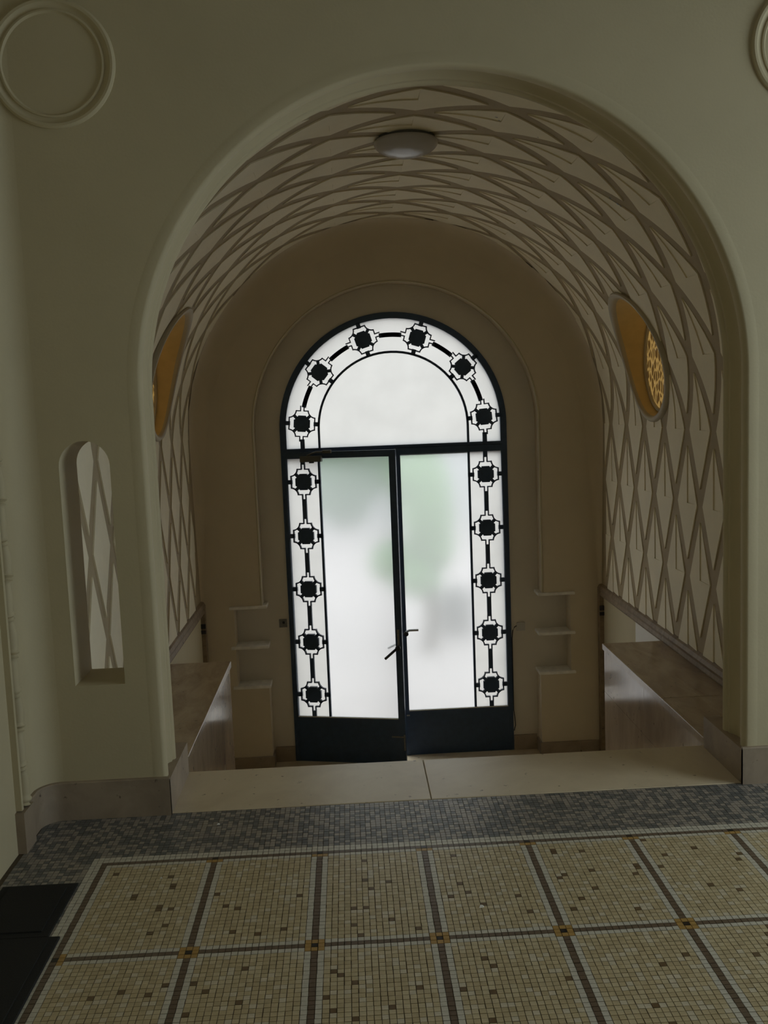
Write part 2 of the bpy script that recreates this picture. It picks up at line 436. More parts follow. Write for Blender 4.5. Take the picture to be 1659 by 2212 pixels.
def tile_quad(mb, x, y, mi, sx=PX, sy=PY):
    a, b = sx / 2 - GAP / 2, sy / 2 - GAP / 2
    j = random.uniform(-0.0004, 0.0004); jx = random.uniform(-0.0005, 0.0005); jy = random.uniform(-0.0005, 0.0005)
    z1 = j
    x += jx; y += jy
    mb.add([(x - a, y - b, -0.0022), (x + a, y - b, -0.0022), (x + a, y + b, -0.0022), (x - a, y + b, -0.0022),
            (x - a, y - b, z1), (x + a, y - b, z1), (x + a, y + b, z1), (x - a, y + b, z1)],
           [(4, 5, 6, 7), (0, 1, 5, 4), (1, 2, 6, 5), (2, 3, 7, 6), (3, 0, 4, 7)], mi)
cand = []
for i, (x, y, k, n, m) in enumerate(tiles):
    px, py = project((x, y, 0))
    if 12 < px < IMG_W - 12 and 0 < py < IMG_H - 6 and not (x < -1.03 and y < 3.42):
        cand.append((y, i))
cand.sort()
single = set(i for _, i in cand[:300])
tile_me = {}
for k in TKEYS:
    a, b, h = PX / 2 - GAP / 2, PY / 2 - GAP / 2, 0.0022
    q = MB().box(-a, a, -b, b, -h, 0.0)
    tile_me[k] = q.mesh('tile', TM[k])
field = MB()
for i, (x, y, k, n, m) in enumerate(tiles):
    if i in single:
        link('tile', tile_me[k], fl, (x + random.uniform(-0.0005, 0.0005), y + random.uniform(-0.0005, 0.0005), random.uniform(-0.0003, 0.0003)))
    else:
        tile_quad(field, x, y, TKEYS.index(k))
tag(field.build('mosaic_field', [TM[k] for k in TKEYS], fl), 'small square mosaic tiles', None, 'stuff')

# threshold slabs at the head of the stair
def bevel_box(x0, x1, y0, y1, z0, z1, e=0.004):
    mb = MB()
    vs = [(x0, y0, z0), (x1, y0, z0), (x1, y1, z0), (x0, y1, z0), (x0, y0, z1 - e), (x1, y0, z1 - e), (x1, y1, z1 - e), (x0, y1, z1 - e),
          (x0 + e, y0 + e, z1), (x1 - e, y0 + e, z1), (x1 - e, y1 - e, z1), (x0 + e, y1 - e, z1)]
    fs = [(0, 3, 2, 1), (0, 1, 5, 4), (1, 2, 6, 5), (2, 3, 7, 6), (3, 0, 4, 7), (4, 5, 9, 8), (5, 6, 10, 9), (6, 7, 11, 10), (7, 4, 8, 11), (8, 9, 10, 11)]
    return mb.add(vs, fs)
th = empty('floor_threshold', (0, 0, 0))
struct(th, 'beige stone threshold slabs at the head of the stair', 'floor')
bevel_box(CX - AR - 0.03, 0.2965, YF + 0.004, 4.452, -0.05, 0.001, 0.003).build('slab', MT['slab'], th)
bevel_box(0.2985, CX + AR + 0.03, YF + 0.004, 4.452, -0.05, 0.001, 0.003).build('slab', MT['slab'], th)

# stair down to the lobby
st = empty('floor_stairs', (0, 0, 0))
struct(st, 'beige stone steps descending to the entrance lobby', 'stairs')
for i in range(8):
    zt = -0.05 if i == 0 else LOW * i / 8
    y0 = 4.435 if i == 0 else 4.435 + 0.285 * (i - 1)
    y1 = 4.435 + 0.285 * i
    if i == 0: MB().box(-0.85, 1.70, 4.0, 4.43, LOW, -0.05).build('riser', MT['slab'], st); continue
    MB().box(-0.85, 1.70, y0, y1, LOW, zt).build('step', MT['slab'], st)
struct(MB().box(XL, XR, 6.42, 8.62, LOW - 0.06, LOW).build('floor_lobby', MT['slab']), 'brown stone floor of the lower lobby', 'floor')

# stair side ledges
for nm, xi, xo, lab in (('ledge_left', -0.855, XL, 'polished marble ledge flanking the stair on the left'), ('ledge_right', 1.70, XR, 'polished marble ledge flanking the stair on the right')):
    g = empty('trim_4' if xi < 0 else 'trim_5')
    struct(g, lab, 'ledge')
    sg = 1 if xo > xi else -1
    a, b = sorted((xi + sg * 0.012, xo))
    MB().box(a + (0.02 if sg > 0 else 0), b - (0.02 if sg < 0 else 0), 4.27, 6.43, LOW, -0.041).build('core', MT['ledge'], g)
    for ya, yb_ in ((4.262, 5.2), (5.203, 6.45)):
        a, b = sorted((xi, xo))
        bevel_box(a, b, ya, yb_, -0.04, 0.0, 0.002).build('top_slab', MT['ledge_top'], g)
    a, b = sorted((xi + sg * 0.010, xi + sg * 0.035))
    for za, zb in ((-0.335, -0.042), (LOW, -0.337)):
        for ya, yb_ in ((4.27, 5.55), (5.552, 6.44)):
            MB().box(a, b, ya, yb_, za, zb).build('face_panel', MT['ledge'], g)

# ------------------------------------------------------------------ lattice vault
S0 = PI / 2 * VR
K9 = 9.0
def surf(k, y, h=0.0):
    """row coordinate k (0 crown, +-6 springing, +-9 foot) -> point, h = height proud of the shell"""
    sg = 1 if k >= 0 else -1; a = abs(k)
    if a <= 6:
        t = a / 6 * PI / 2; r = VR - h
        return (CX + sg * r * math.sin(t), y, VZ + r * math.cos(t))
    return (CX + sg * (VR - h), y, VZ - (a - 6) * 0.4623)
RY, RZ, RR = 6.64, 1.95, 0.43
def in_round(p, r): return (p[1] - RY) ** 2 + (p[2] - RZ) ** 2 < r * r
ks = []
k = -9.0
while k <= 9.0001:
    ks.append(k)
    a = abs(k + 0.01)
    k += 0.04 if 3.4 < a < 6.2 else 0.25
ks[-1] = 9.0
ks = [x for x in ks if x <= 9.0]
if ks[-1] < 9.0: ks.append(9.0)
ys = [YB, 4.8, 5.4, 6.0, 6.15]
while ys[-1] < 7.12: ys.append(ys[-1] + 0.02)
ys += [7.4, Y1]
sh = MB()
for i in range(len(ks) - 1):
    for j in range(len(ys) - 1):
        q = [surf(ks[i], ys[j]), surf(ks[i], ys[j + 1]), surf(ks[i + 1], ys[j + 1]), surf(ks[i + 1], ys[j])]
        cpt = [sum(p[t] for p in q) / 4 for t in range(3)]
        if in_round(cpt, RR - 0.02): continue
        sh.add(q, [(0, 1, 2, 3)])
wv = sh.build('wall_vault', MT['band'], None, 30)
struct(wv, 'barrel vault and side walls with diamond lattice relief', 'vault')

DY = 0.218
BAND = 0.097
PH = 0.008
STEP = 0.0068
YMIN, YMAX = YB + 0.005, 7.93
def phase(k): return 5.149 + (-0.15 * min(1, -k / 6) if k < 0 else -0.03 * min(1, k / 6))
umax = 1 - BAND / 2 / DY
def panel(j, kc):
    near_half = kc >= 0
    curved = abs(kc) < 7
    nearround = False
    yc0 = phase(kc) + j * DY
    mb = MB()
    for su in (-1, 1):
        u_from, u_to = (-umax, 0.0) if su < 0 else (0.0, umax)
        ka, kb = kc + u_from, kc + u_to
        if ka >= 9 or kb <= -9: continue
        if kb > 9: u_to = 9 - kc
        if ka < -9: u_from = -9 - kc
        for half in (0, 1):
            dep = (su < 0) and ((half == 0) if near_half else (half == 1))
            close = abs(abs(kc) - 5) <= 2.2 and abs(yc0 - RY) < RR + 0.25
            nu = (22 if close else (5 if curved else 2)); nv = 10 if close else 1
            top, bot = [], []
            for i in range(nu + 1):
                u = u_from + (u_to - u_from) * i / nu
                wd = max(0.0, DY * (1 - abs(u)) - BAND / 2)
                k = kc + u
                yc = phase(k) + j * DY
                a, b = (yc - wd, yc) if half == 0 else (yc, yc + wd)
                a = min(max(a, YMIN), YMAX); b = min(max(b, YMIN), YMAX)
                rt, rb = [], []
                for v in range(nv + 1):
                    y = a + (b - a) * v / nv
                    d = 0.0
                    if dep: d = STEP * (1 - min(1, abs(y - yc) / (DY - BAND / 2)))
                    rt.append(surf(k, y, PH - d)); rb.append(surf(k, y, -0.001))
                top.append(rt); bot.append(rb)
            if max(r[-1][1] - r[0][1] for r in top) < 0.004: continue
            n = nv + 1
            if close:
                for i in range(nu):
                    for v in range(nv):
                        q = [top[i][v], top[i][v + 1], top[i + 1][v + 1], top[i + 1][v]]
                        cpt = [sum(p[t] for p in q) / 4 for t in range(3)]
                        if in_round(cpt, RR - 0.015): continue
                        mb.add(q, [(0, 1, 2, 3)])
            else:
                mb.grid(top)
            def skirt(tp, bt):
                for i in range(len(tp) - 1):
                    cpt = [(tp[i][t] + tp[i + 1][t]) / 2 for t in range(3)]
                    if in_round(cpt, RR - 0.015): continue
                    mb.add([tp[i], tp[i + 1], bt[i + 1], bt[i]], [(0, 1, 2, 3)])
            skirt([r[0] for r in top], [r[0] for r in bot]); skirt([r[-1] for r in top], [r[-1] for r in bot])
            skirt(top[0], bot[0]); skirt(top[-1], bot[-1])
    return mb
for j in range(-5, 14):
    for kc in range(-9, 10):
        if (j + kc) % 2 == 0: continue
        y = phase(kc) + j * DY
        if y < YMIN - DY or y > YMAX + DY: continue
        mb = panel(j, kc)
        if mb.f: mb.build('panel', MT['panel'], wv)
for i, (th, yy, rr) in enumerate(((39.7, 5.447, 0.009), (40.6, 5.449, 0.006), (41.4, 5.443, 0.010), (42.1, 5.437, 0.007), (13.9, 5.08, 0.008), (14.6, 5.12, 0.008), (22.1, 5.19, 0.005))):
    k = th / 15.0
    t = math.radians(th); c0 = Vector(surf(k, yy, PH + 0.0006)); nrm = Vector((-math.sin(t), 0, -math.cos(t))); tx = Vector((math.cos(t), 0, -math.sin(t)))
    n = 9
    mb = MB(); mb.add([c0] + [c0 + tx * rr * (1 + 0.3 * math.sin(3 * q + i)) * math.cos(q) + Vector((0, 1, 0)) * rr * 0.7 * math.sin(q) for q in [2 * PI * j / n for j in range(n)]], [(0, j + 1, (j + 1) % n + 1) for j in range(n)])
    mb.build('plaster_hole', MT['black'], wv)
# soft cove between vault and door wall
rows = []
for i in range(9):
    t = PI / 2 * i / 8
    row = []
    for k in [-9, -8, -7] + [x * 0.5 for x in range(-12, 13)] + [7, 8, 9]:
        rr = 0.20 if abs(k) < 4 else max(0.03, 0.20 - 0.034 * (abs(k) - 4))
        row.append(surf(k, Y1 + 0.001 - rr + rr * math.sin(t), 0.001 + rr * (1 - math.cos(t))))
    rows.append(row)
tag(MB().grid(rows).build('cove', MT['endwall'], wv, 60), 'plain cove where the vault meets the door wall')

# trim at the lattice foot, plain wall below
for sg, nm, lab in ((-1, 'trim_6', 'brown stone ledge trim under the left lattice wall'), (1, 'trim_7', 'brown stone ledge trim under the right lattice wall')):
    x = CX + sg * VR
    pr = [(0, -0.004), (0.030, -0.004), (0.034, 0.010), (0.028, 0.035), (0.034, 0.055), (0.022, 0.078), (0.0, 0.092)]
    rows = [[(x - sg * d, y, zz) for y in (YB, 6.2, Y1)] for d, zz in pr]
    mb = MB().grid(rows); mb.add([r[-1] for r in rows], [tuple(range(len(pr)))])
    struct(mb.build(nm, MT['trim']), lab, 'trim')
for sg, nm in ((-1, 'wall_lobby_left'), (1, 'wall_lobby_right')):
    x = CX + sg * VR
    a, b = sorted((x, x + sg * 0.1))
    struct(MB().box(a, b, YB, Y2 + 0.3, LOW - 0.06, 0.0).build(nm, MT['paint']), 'plain cream wall below the %s lattice trim' % ('left' if sg < 0 else 'right'), 'wall')
    if sg > 0: MB().box(min(x, x - sg * 0.012), max(x, x - sg * 0.012), 6.46, 7.1, LOW, -0.006).build('lit_patch_panel', MT['white'], bpy.data.objects[nm])  # panel added, its white colour imitates a bright patch of light here
for sg, nm in ((-1, 'trim_8'), (1, 'trim_9')):
    x = CX + sg * VR
    g = empty(nm, (x, 8.09, 0))
    struct(g, 'brown corner strip beside the %s lobby wall' % ('left' if sg < 0 else 'right'), 'trim')
    a, b = sorted((0, -sg * 0.035))
    MB().box(a, b, -0.04, 0.035, LOW, 0.06).build('strip', MT['trim'], g)
    MB().box(a - 0.004, b + 0.004, -0.052, -0.038, -0.13, -0.09).box(a - 0.004, b + 0.004, -0.052, -0.038, -0.175, -0.145).build('catch', MT['black'], g)

# ------------------------------------------------------------------ round amber windows in the vault
def xv(zz):
    d = max(zz - VZ, 0); return math.sqrt(VR * VR - d * d)
for sg, nm, lab in ((1, 'window_2', 'round amber glass window in the right side of the vault'), (-1, 'window_3', 'round amber glass window in the left side of the vault')):
    g = empty(nm, (CX + sg * 2.0 - sg * 0.28, RY, RZ)); ox = g.location.x
    struct(g, lab, 'window')
    n = 72
    def ringp(r, dx, a, follow=1.0):
        y, zz = r * math.cos(a), r * math.sin(a)
        xx = CX + sg * ((xv(RZ + zz)) * follow + (1 - follow) * (VR + 0.05)) + sg * dx
        return (xx - ox, y, zz)
    aa = [2 * PI * i / n for i in range(n + 1)]
    prof = [(RR + 0.016, 0.004), (RR + 0.014, -0.020), (RR + 0.004, -0.032), (RR - 0.010, -0.034), (RR - 0.022, -0.026), (RR - 0.027, -0.012), (RR - 0.028, 0.006)]
    MB().grid([[ringp(r, dx, a) for a in aa] for r, dx in prof]).build('rim', MT['rim'], g, 50)
    rows = [[ringp(RR - 0.026, -0.012, a) for a in aa]]
    for t in (0.33, 0.66, 1.0):
        rows.append([tuple(p * (1 - t) + q * t for p, q in zip(ringp(RR - 0.026, -0.012, a), ringp(0.385, 0.012, a, 0.0))) for a in aa])
    MB().grid(rows).build('reveal', MT['gold'], g, 50)
    pr = [(0.386, 0.014), (0.384, -0.002), (0.376, -0.008), (0.366, -0.004), (0.362, 0.012)]
    MB().grid([[ringp(r, dx, a, 0.0) for a in aa] for r, dx in pr]).build('bead', MT['rim'], g, 50)
    mb = MB(); xg = CX + sg * (VR + 0.06) - ox
    mb.add([(xg, 0, 0)] + [(xg, 0.37 * math.cos(a), 0.37 * math.sin(a)) for a in aa[:-1]], [(0, i + 1, (i + 1) % n + 1) for i in range(n)])
    tag(mb.build('pane', MT['amber'], g), 'amber glass with a worm-like relief')

# ------------------------------------------------------------------ door wall
vo = [(XL - 0.02, LOW - 0.05)] + [(CX - (VR + 0.02) * math.cos(PI * i / 64), VZ + (VR + 0.02) * math.sin(PI * i / 64)) for i in range(65)] + [(XR + 0.02, LOW - 0.05)]
RH, RZS = 1.203, 1.50
def sidepts(s):   # outline of the opening, bottom to spring, on side s
    return [(CX + s * 1.180, LOW - 0.05), (CX + s * 1.180, -0.69), (CX + s * 1.448, -0.69), (CX + s * 1.448, 0.02), (CX + s * RH, 0.02)]
op = sidepts(-1) + [(CX - RH * math.cos(PI * i / 64), RZS + RH * math.sin(PI * i / 64)) for i in range(65)] + list(reversed(sidepts(1)))
w1 = fill2d('wall_door', vo[:1] + sidepts(-1)[:1] + op[1:-1] + sidepts(1)[:1] + vo[-1:] + list(reversed(vo[1:-1])), [], Y1, Y2, MT['endwall'])
struct(w1, 'shaded cream end wall around the entrance recess', 'wall')
DR, DZ, DCX = 0.975, 1.497, 0.402
pr = [(RH + 0.012, Y1 - 0.0005), (RH + 0.012, Y1 - 0.006), (RH + 0.004, Y1 - 0.009), (RH - 0.002, Y1 - 0.004), (RH - 0.002, Y1 + 0.01)]
sweep_arch(MB(), pr, CX, RZS, 0.03, 64).build('edge_bead', MT['paint'], w1, 50)
dop = arch_poly(DCX, DR, DZ, LOW)
out2 = [(XL - 0.02, LOW - 0.05), (XL - 0.02, 3.0), (XR + 0.02, 3.0), (XR + 0.02, LOW - 0.05)]
w2 = fill2d('wall_recess', [(XL - 0.02, LOW - 0.05), (DCX - DR, LOW - 0.05)] + dop[1:-1] + [(DCX + DR, LOW - 0.05), (XR + 0.02, LOW - 0.05), (XR + 0.02, 3.0), (XL - 0.02, 3.0)], [], Y2 + 0.001, Y2 + 0.12, MT['soffit'])
struct(w2, 'recessed grey cream band framing the glazed doors', 'wall')
# lobby baseboards
for s in (-1, 1):
    side = 'left' if s < 0 else 'right'
    g = empty('baseboard_lobby_' + side)
    struct(g, 'brown stone baseboard of the %s door pier' % side, 'baseboard')
    a, b = sorted((CX + s * 1.165, CX + s * (VR - 0.04)))
    MB().box(a, b, Y1 - 0.018, Y1 - 0.0005, LOW, LOW + 0.115).build('front_board', MT['base'], g)
    a, b = sorted((CX + s * 1.165, CX + s * 1.18))
    MB().box(a, b, Y1, Y2 - 0.018, LOW, LOW + 0.115).build('side_board', MT['base'], g)
    a, b = sorted((DCX + s * (DR + 0.005), CX + s * 1.165))
    MB().box(a, b, Y2 - 0.018, Y2, LOW, LOW + 0.135).build('back_board', MT['base'], g)

# shelves in the pier niches
names = {(-1, 0): 'top', (-1, 1): 'middle', (-1, 2): 'bottom'}
for s in (-1, 1):
    for i, zt in enumerate((0.030, -0.318, -0.668)):
        g = empty('wall_shelf', (CX + s * 1.33, Y2, zt - 0.012))
        tag(g, '%s pale stone corner shelf of the three %s of the door' % (('top', 'middle', 'bottom')[i], 'left' if s < 0 else 'right'), 'shelf', None, 'pale corner shelves beside the door')
        a, b = sorted((s * (1.165 - 1.33), s * (1.485 - 1.33)))
        bevel_box(a, b, Y1 - 0.022 - Y2, -0.002, -0.012, 0.012, 0.004).build('plate', MT['shelf'], g)
        a, b = sorted((s * (1.185 - 1.33), s * (1.44 - 1.33)))
        MB().box(a, b, -0.03, -0.002, -0.028, -0.013).build('bracket_strip', MT['shelf'], g)

# ------------------------------------------------------------------ glazed iron doors
Dy0, Dy1 = Y2 - 0.02, Y2 + 0.03                    # iron thickness
fr = fill2d('trim_10', [(DCX - DR, LOW)] + dop[1:-1] + [(DCX + DR, LOW), (DCX + DR - 0.035, LOW)] + list(reversed(arch_poly(DCX, DR - 0.052, DZ, 1.34)[1:-1][1:-1])) + [(DCX - DR + 0.035, LOW)], [], Y2 - 0.012, Y2 + 0.05, MT['iron'])
struct(fr, 'dark navy iron frame round the arched doorway', 'door frame')
MB().box(DCX - DR + 0.01, DCX + DR - 0.01, Y2 - 0.016, Y2 + 0.05, 1.322, 1.345).box(DCX - DR + 0.01, DCX + DR - 0.01, Y2 + 0.024, Y2 + 0.05, 1.25, 1.322).build('transom_bar', MT['iron'], fr)

def rosette_mesh():
    mb = MB(); y0, y1 = -0.012, 0.012
    o, q = 0.0695, 0.032
    oc = [(-q, o), (q, o), (q + 0.012, o - 0.022), (o - 0.022, q + 0.012), (o, q), (o, -q), (o - 0.022, -q - 0.012), (q + 0.012, -o + 0.022), (q, -o), (-q, -o),
          (-q - 0.012, -o + 0.022), (-o + 0.022, -q - 0.012), (-o, -q), (-o, q), (-o + 0.022, q + 0.012), (-q - 0.012, o - 0.022)]
    mb.prism_y([(x, z) for x, z in oc], y0 - 0.004, y1 + 0.002)
    def arc(sx, sz):
        a, b, c = (sx * 0.05, sz * 0.111), (sx * 0.0575, sz * 0.0575), (sx * 0.111, sz * 0.05)
        return [((1 - t) ** 2 * a[0] + 2 * t * (1 - t) * b[0] + t * t * c[0], (1 - t) ** 2 * a[1] + 2 * t * (1 - t) * b[1] + t * t * c[1]) for t in [i / 6 for i in range(7)]]
    for sx in (-1, 1):
        mb.stroke([(sx * 0.109, -0.05), (sx * 0.109, 0.05)], 0.0105, y0, y1)
        mb.stroke([(sx * 0.111, 0), (sx * 0.143, 0)], 0.036, y0, y1)
        for sz in (-1, 1):
            mb.stroke(arc(sx, sz), 0.0105, y0, y1)
            mb.stroke([(sx * 0.044, sz * 0.044), (sx * 0.068, sz * 0.068)], 0.026, y0, y1)
            mb.stroke([(sx * 0.05, sz * 0.109), (sx * 0.0145, sz * 0.109), (sx * 0.0145, sz * 0.150)], 0.0095, y0, y1)
    return mb.mesh('rosette', MT['iron'])
ROS = rosette_mesh()
IRON = MT['iron']
RX = 0.785                                         # rosette column distance from the door axis
IB = 0.641                                         # inner bar distance

# fanlight
fan = empty('window_4', (DCX, Y2, DZ))
struct(fan, 'arched fanlight with iron rosettes above the doors', 'window')
angs = [4.5 + 34.2 * i for i in range(6)]
for a in angs:
    t = math.radians(a)
    o = link('rosette', ROS, fan, (RX * math.cos(t), 0, RX * math.sin(t)))
    o.rotation_euler = (0, -t, 0)                  # local x points outward
def arcpts(r, a0, a1, n=10): return [(r * math.cos(math.radians(a0 + (a1 - a0) * i / n)), r * math.sin(math.radians(a0 + (a1 - a0) * i / n))) for i in range(n + 1)]
da = math.degrees(0.150 / RX)
for a, b in zip(angs, angs[1:]):
    MB().stroke(arcpts(RX, a + da, b - da, 8), 0.037, -0.012, 0.012).build('connector_bar', IRON, fan)
for s in (-1, 1):
    zz = RX * math.sin(math.radians(4.5)) - 0.15
    MB().stroke([(s * RX, zz + 0.005), (s * RX, 1.34 - DZ)], 0.037, -0.012, 0.012).build('connector_bar', IRON, fan)
MB().stroke([(-IB, 1.34 - DZ), (-IB, 0)] + list(reversed(arcpts(IB, 0, 180, 40))) + [(IB, 1.34 - DZ)], 0.019, -0.012, 0.012).build('inner_bar', IRON, fan)
def fill_part(name, outer, holes, y0, y1, m, parent):
    o = fill2d(name, outer, holes, y0, y1, m, parent); return o
lz = 1.335 - DZ
ap = [(x, zz) for x, zz in arch_poly(0, DR - 0.045, 0, lz)]
ip = [(x, zz) for x, zz in arch_poly(0, IB, 0, lz)]
tag(fill_part('border_pane', ap + list(reversed(ip)), [], 0.014, 0.019, MT['milk'], fan), 'milky white glass border')
tag(fill_part('pane', ip, [], 0.014, 0.019, MT['milk'], fan), 'milky white half round glass')

# door leaves, built with the hinge edge at local x = 0, opening to +x * dirx
ROW = [1.062, 0.594, 0.128, -0.340, -0.812]
def leaf(name, hinge_x, dirx, angle, label, Wd, go):
    g = empty(name, (hinge_x, Y2, 0)); g.rotation_euler = (0, 0, angle)
    struct(g, label, 'door')
    def bx(nm, a, b, y0, y1, z0, z1, m=IRON, parent=None):
        p, q = sorted((a * dirx, b * dirx))
        return MB().box(p, q, y0, y1, z0, z1).build(nm, m, parent or g)
    gi = 0.022                                     # glass extents gi..go
    zb, zt = -1.014, 1.262
    bx('hinge_stile', 0.0, gi, -0.02, 0.02, LOW + 0.003, 1.318)
    bx('meeting_stile', go, Wd, -0.022, 0.022, LOW + 0.003, 1.318)
    bx('top_rail', gi, go, -0.02, 0.02, zt, 1.318)
    bx('kick_plate', gi, go, -0.016, 0.016, LOW + 0.003, zb - 0.055)
    bx('bottom_rail', gi, go, -0.022, 0.020, zb - 0.060, zb)
    bx('glazing_bead', gi, go, -0.024, -0.012, zb, zb + 0.008, MT['plastic'])
    axis = DCX - hinge_x                           # door axis in local x (closed)
    rx = abs(axis) - RX; ix = abs(axis) - IB
    bx('inner_bar', ix - 0.0095, ix + 0.0095, -0.012, 0.012, zb, zt)
    for zz in ROW: link('rosette', ROS, g, (rx * dirx, 0, zz))
    ends = [zt] + [v for zz in ROW for v in (zz + 0.148, zz - 0.148)] + [zb]
    for a, b in zip(ends[0::2], ends[1::2]):
        bx('connector_bar', rx - 0.0185, rx + 0.0185, -0.012, 0.012, b, a)
    o = bx('border_pane', gi - 0.005, ix, 0.014, 0.018, zb - 0.01, zt + 0.01, MT['milk']); tag(o, 'milky white glass border')
    o = bx('pane', ix, go + 0.01, 0.013, 0.018, zb - 0.01, zt + 0.01, MT['frost']); tag(o, 'frosted glass with blurred greenery behind')
    return g, Wd
d1, _ = leaf('door_1', DCX - 0.950, 1, -math.radians(13.2), 'left glazed iron door leaf standing slightly ajar', 0.975, 0.918)
Wd = 0.975
d2, _ = leaf('door_2', DCX + 0.950, -1, 0.0, 'right glazed iron door leaf standing closed', 0.945, 0.903)
# ironmongery
MB().box(Wd - 0.040, Wd - 0.022, -0.028, -0.022, -0.40, -0.22).build('lock_plate', MT['oldplate'], d1)
hd = MB(); hd.tube([(Wd - 0.034, -0.022, -0.375), (Wd - 0.034, -0.060, -0.375)], 0.022, 14).build('handle_rose', MT['black'], d1, 40)
MB().tube([(Wd - 0.03, -0.055, -0.370), (Wd - 0.050, -0.062, -0.385), (Wd - 0.145, -0.064, -0.468)], 0.0115, 12).build('handle', MT['black'], d1, 50)
MB().tube([(Wd - 0.03, 0.055, -0.350), (Wd - 0.050, 0.062, -0.360), (Wd - 0.140, 0.064, -0.405)], 0.0105, 12).build('outer_handle', MT['steel'], d1, 50)
MB().box(Wd - 0.12, Wd - 0.004, -0.028, -0.016, -1.175, -1.165).box(Wd - 0.014, Wd - 0.002, -0.03, -0.02, -1.29, -1.15).build('floor_bolt', MT['oldplate'], d1)
Wd = 0.93
MB().tube([(-Wd + 0.022, -0.020, -0.308), (-Wd + 0.022, -0.055, -0.308)], 0.021, 14).build('handle_rose', MT['black'], d2, 40)
MB().tube([(-Wd + 0.024, -0.045, -0.290), (-Wd + 0.05, -0.052, -0.276), (-Wd + 0.130, -0.053, -0.276)], 0.011, 12).build('handle', MT['steel'], d2, 50)
MB().box(-Wd + 0.002, -Wd + 0.03, -0.032, -0.02, -1.055, -1.045).build('strike_plate', MT['steel'], d2)
# door closer: body on the leaf, arm to the transom
MB().box(0.16, 0.345, -0.072, -0.02, 1.235, 1.285).build('closer_body', MT['closer'], d1)
MB().tube([(0.255, -0.046, 1.236), (0.255, -0.046, 1.224)], 0.022, 14).build('closer_spindle', MT['black'], d1, 40)
MB().tube([(0.22, -0.055, 1.288), (0.30, -0.065, 1.318), (0.415, -0.055, 1.318)], 0.008, 8).box(0.36, 0.43, -0.07, -0.03, 1.305, 1.332).build('closer_arm', MT['closer'], d1)

# switch plates and cable
g = empty('socket_plate', (-0.627, Y2, -0.170)); tag(g, 'tarnished square switch plate left of the doors', 'switch')
bevel_box(-0.034, 0.034, -0.012, 0.0, -0.036, 0.036, 0.003).build('plate', MT['oldplate'], g)
MB().tube([(0.006, -0.012, 0.008), (0.006, -0.026, 0.008)], 0.011, 12).build('knob', MT['black'], g, 40)
g = empty('light_switch', (1.462, Y2, -0.298)); tag(g, 'cream square switch plate right of the doors', 'switch')
bevel_box(-0.037, 0.037, -0.014, 0.0, -0.037, 0.037, 0.003).build('plate', MT['plastic'], g)
bevel_box(-0.026, 0.026, -0.018, -0.012, -0.026, 0.026, 0.003).build('rocker', MT['plastic'], g)
cb = [(1.425, Y2 - 0.006, -0.290), (1.405, Y2 - 0.012, -0.30), (1.388, Y2 - 0.016, -0.33), (1.380, Y2 - 0.016, -0.40), (1.380, Y2 - 0.016, -1.05), (1.388, Y2 - 0.02, -1.12), (1.392, Y2 - 0.02, -1.19), (1.380, Y2 - 0.018, -1.24)]
tag(MB().tube(cb, 0.004, 8).build('door_cable', MT['black'], None, 50), 'thin dark cable running down the right door jamb', 'cable')

# ------------------------------------------------------------------ ceiling lamp
lp = empty('ceiling_lamp', (0.40, 5.60, VZ + VR - PH)); tag(lp, 'shallow opal glass dome lamp under the vault', 'lamp')
n = 48; rows = []
for i in range(13):
    t = PI / 2 * i / 12
    rows.append([(0.182 * math.cos(t) * math.cos(2 * PI * k / n), 0.182 * math.cos(t) * math.sin(2 * PI * k / n), -0.025 - 0.082 * math.sin(t)) for k in range(n + 1)])
rows.insert(0, [(0.170 * math.cos(2 * PI * k / n), 0.170 * math.sin(2 * PI * k / n), -0.015) for k in range(n + 1)])
MB().grid(rows).build('dome', MT['opal'], lp, 60)
MB().tube([(0, 0, 0.0), (0, 0, -0.018)], 0.165, 48).build('base_plate', MT['closer'], lp, 40)

# ------------------------------------------------------------------ floor mats
def mat_obj(x0, x1, y0, y1, lab, zt):
    g = empty('floor_mat', ((x0 + x1) / 2, (y0 + y1) / 2, 0.0006)); tag(g, lab, 'mat', None, 'black rubber mats')
    a, b = (x1 - x0) / 2, (y1 - y0) / 2
    bevel_box(-a, a, -b, b, 0, zt - 0.002, 0.002).build('border', MT['rubber'], g)
    bevel_box(-a + 0.03, a - 0.03, -b + 0.03, b - 0.03, zt - 0.003, zt + 0.002, 0.002).build('pile', MT['rubber'], g)
mat_obj(-1.325, -1.052, 3.038, 3.398, 'small black rubber mat by the rope moulding', 0.008)
mat_obj(-1.325, -1.012, 1.70, 3.034, 'larger black rubber mat at the bottom left edge', 0.010)

# crumbs on the floor
for (x, y, r, lab) in ((-0.600, 3.848, 0.007, 'white paper crumb on the grey mosaic band'), (0.387, 3.080, 0.009, 'pale plaster crumb on the cream mosaic'), (-0.753, 3.409, 0.005, 'tiny white crumb near the left mosaic border')):
    mb = MB(); mb.add([(-r, -r * 0.6, 0), (r * 0.8, -r * 0.7, 0), (r, r * 0.5, 0), (-r * 0.5, r * 0.8, 0), (-r * 0.3, -r * 0.2, r * 0.9), (r * 0.4, r * 0.1, r * 0.7)],
                      [(0, 3, 2, 1), (0, 1, 5, 4), (1, 2, 5), (2, 3, 4, 5), (3, 0, 4)])
    tag(mb.build('crumb', MT['white'], None, None, (x, y, 0.0004)), lab, 'crumb')

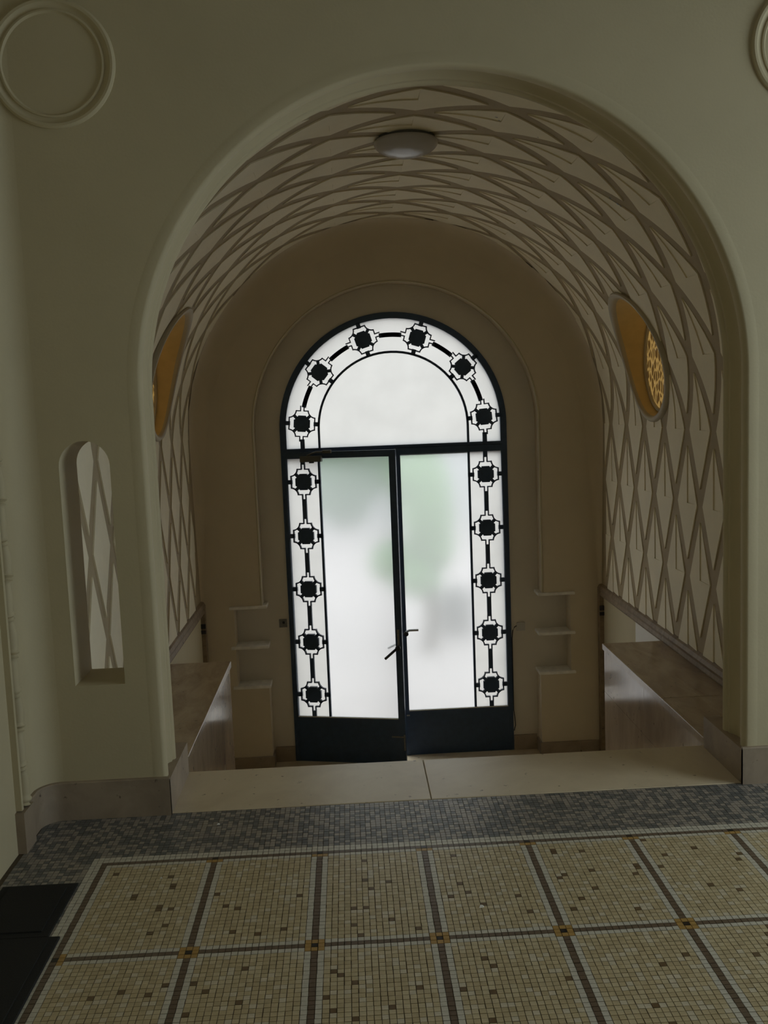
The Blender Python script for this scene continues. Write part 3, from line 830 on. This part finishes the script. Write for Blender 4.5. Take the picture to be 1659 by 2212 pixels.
# ------------------------------------------------------------------ outside, seen blurred through the glass
struct(MB().box(-14, 14, 8.62, 30, LOW - 0.1, LOW - 0.03).build('ground_forecourt', mat('pale_paving', (0.47, 0.42, 0.405), 0.8, 0.1, 3)), 'pale paved forecourt outside the doors', 'pavement')
MTG = mat('green_foliage', (0.15, 0.27, 0.115), 0.7, 0.35, 9)
MTD = mat('dull_green_foliage', (0.10, 0.185, 0.11), 0.7, 0.35, 9)
MTK = mat('tree_bark', (0.11, 0.085, 0.06), 0.9, 0.2, 15)
def blob(mb, c, r, seed):
    rnd = random.Random(seed)
    ph = [rnd.uniform(0, 6.28) for _ in range(6)]
    rows = []
    for i in range(11):
        t = PI * i / 10
        row = []
        for k in range(17):
            p = 2 * PI * (k % 16) / 16
            f = 1 + 0.12 * math.sin(3 * p + ph[0]) * math.sin(2 * t + ph[1]) + 0.09 * math.sin(5 * p + ph[2]) * math.sin(4 * t + ph[3])
            row.append((c[0] + r[0] * f * math.sin(t) * math.cos(p), c[1] + r[1] * f * math.sin(t) * math.sin(p), c[2] + r[2] * f * math.cos(t)))
        rows.append(row)
    mb.grid(rows)
def tree(name, base, blobs, trunk_h, m, lab):
    g = empty(name, base); tag(g, lab, 'tree')
    mb = MB()
    for i, (c, r) in enumerate(blobs): blob(mb, c, r, i + int(base[0] * 10))
    mb.build('crown', m, g, 60)
    MB().tube([(0, 0, 0), (0.03, 0, trunk_h * 0.5), (0, 0, trunk_h)], [0.12, 0.10, 0.08], 10).build('trunk', MTK, g, 60)
GZ = LOW - 0.03
tree('garden_tree', (0.95, 12.0, GZ), [((0.0, 0, 1.9), (0.36, 0.35, 0.65)), ((0.10, 0.1, 1.35), (0.26, 0.3, 0.35)), ((-0.38, 0.1, 1.15), (0.34, 0.25, 0.26)), ((-0.15, 0, 0.95), (0.3, 0.25, 0.25)), ((-0.2, 0, 2.2), (0.3, 0.3, 0.3))], 0.9, MTG, 'green shrub blurred behind the right door glass')
tree('garden_tree', (-1.1, 13.4, GZ), [((0.5, 0, 2.55), (0.75, 0.5, 0.9)), ((1.05, 0, 2.45), (0.55, 0.5, 0.95)), ((1.40, 0.1, 2.9), (0.45, 0.4, 0.9)), ((0.1, 0, 2.9), (0.6, 0.5, 0.8))], 2.2, MTD, 'dull green tree blurred behind the left door glass')
bn = empty('dark_shape', (1.40, 12.9, GZ)); tag(bn, 'dark grey bin-like shape blurred low behind the right door glass', 'bin')
MB().tube([(0, 0, 0.0), (0, 0, 0.05), (0, 0, 0.45), (0, 0, 0.5)], [0.20, 0.22, 0.26, 0.26], 20).build('body', MT['closer'], bn, 40)  # bin form stands in for an unidentified dark shape behind the glass
MB().tube([(0, 0, 0.5), (0, 0, 0.56), (0, 0, 0.64)], [0.28, 0.27, 0.12], 20).build('lid', MT['closer'], bn, 40)
hs = empty('street_house', (0, 24, GZ)); tag(hs, 'pale house front far beyond the forecourt', 'building')
hw_ = MB().box(-12, 12, 0, 0.4, 0, 4.2).build('facade', mat('white_render', (0.42, 0.42, 0.425), 0.8, 0.05, 2), hs)
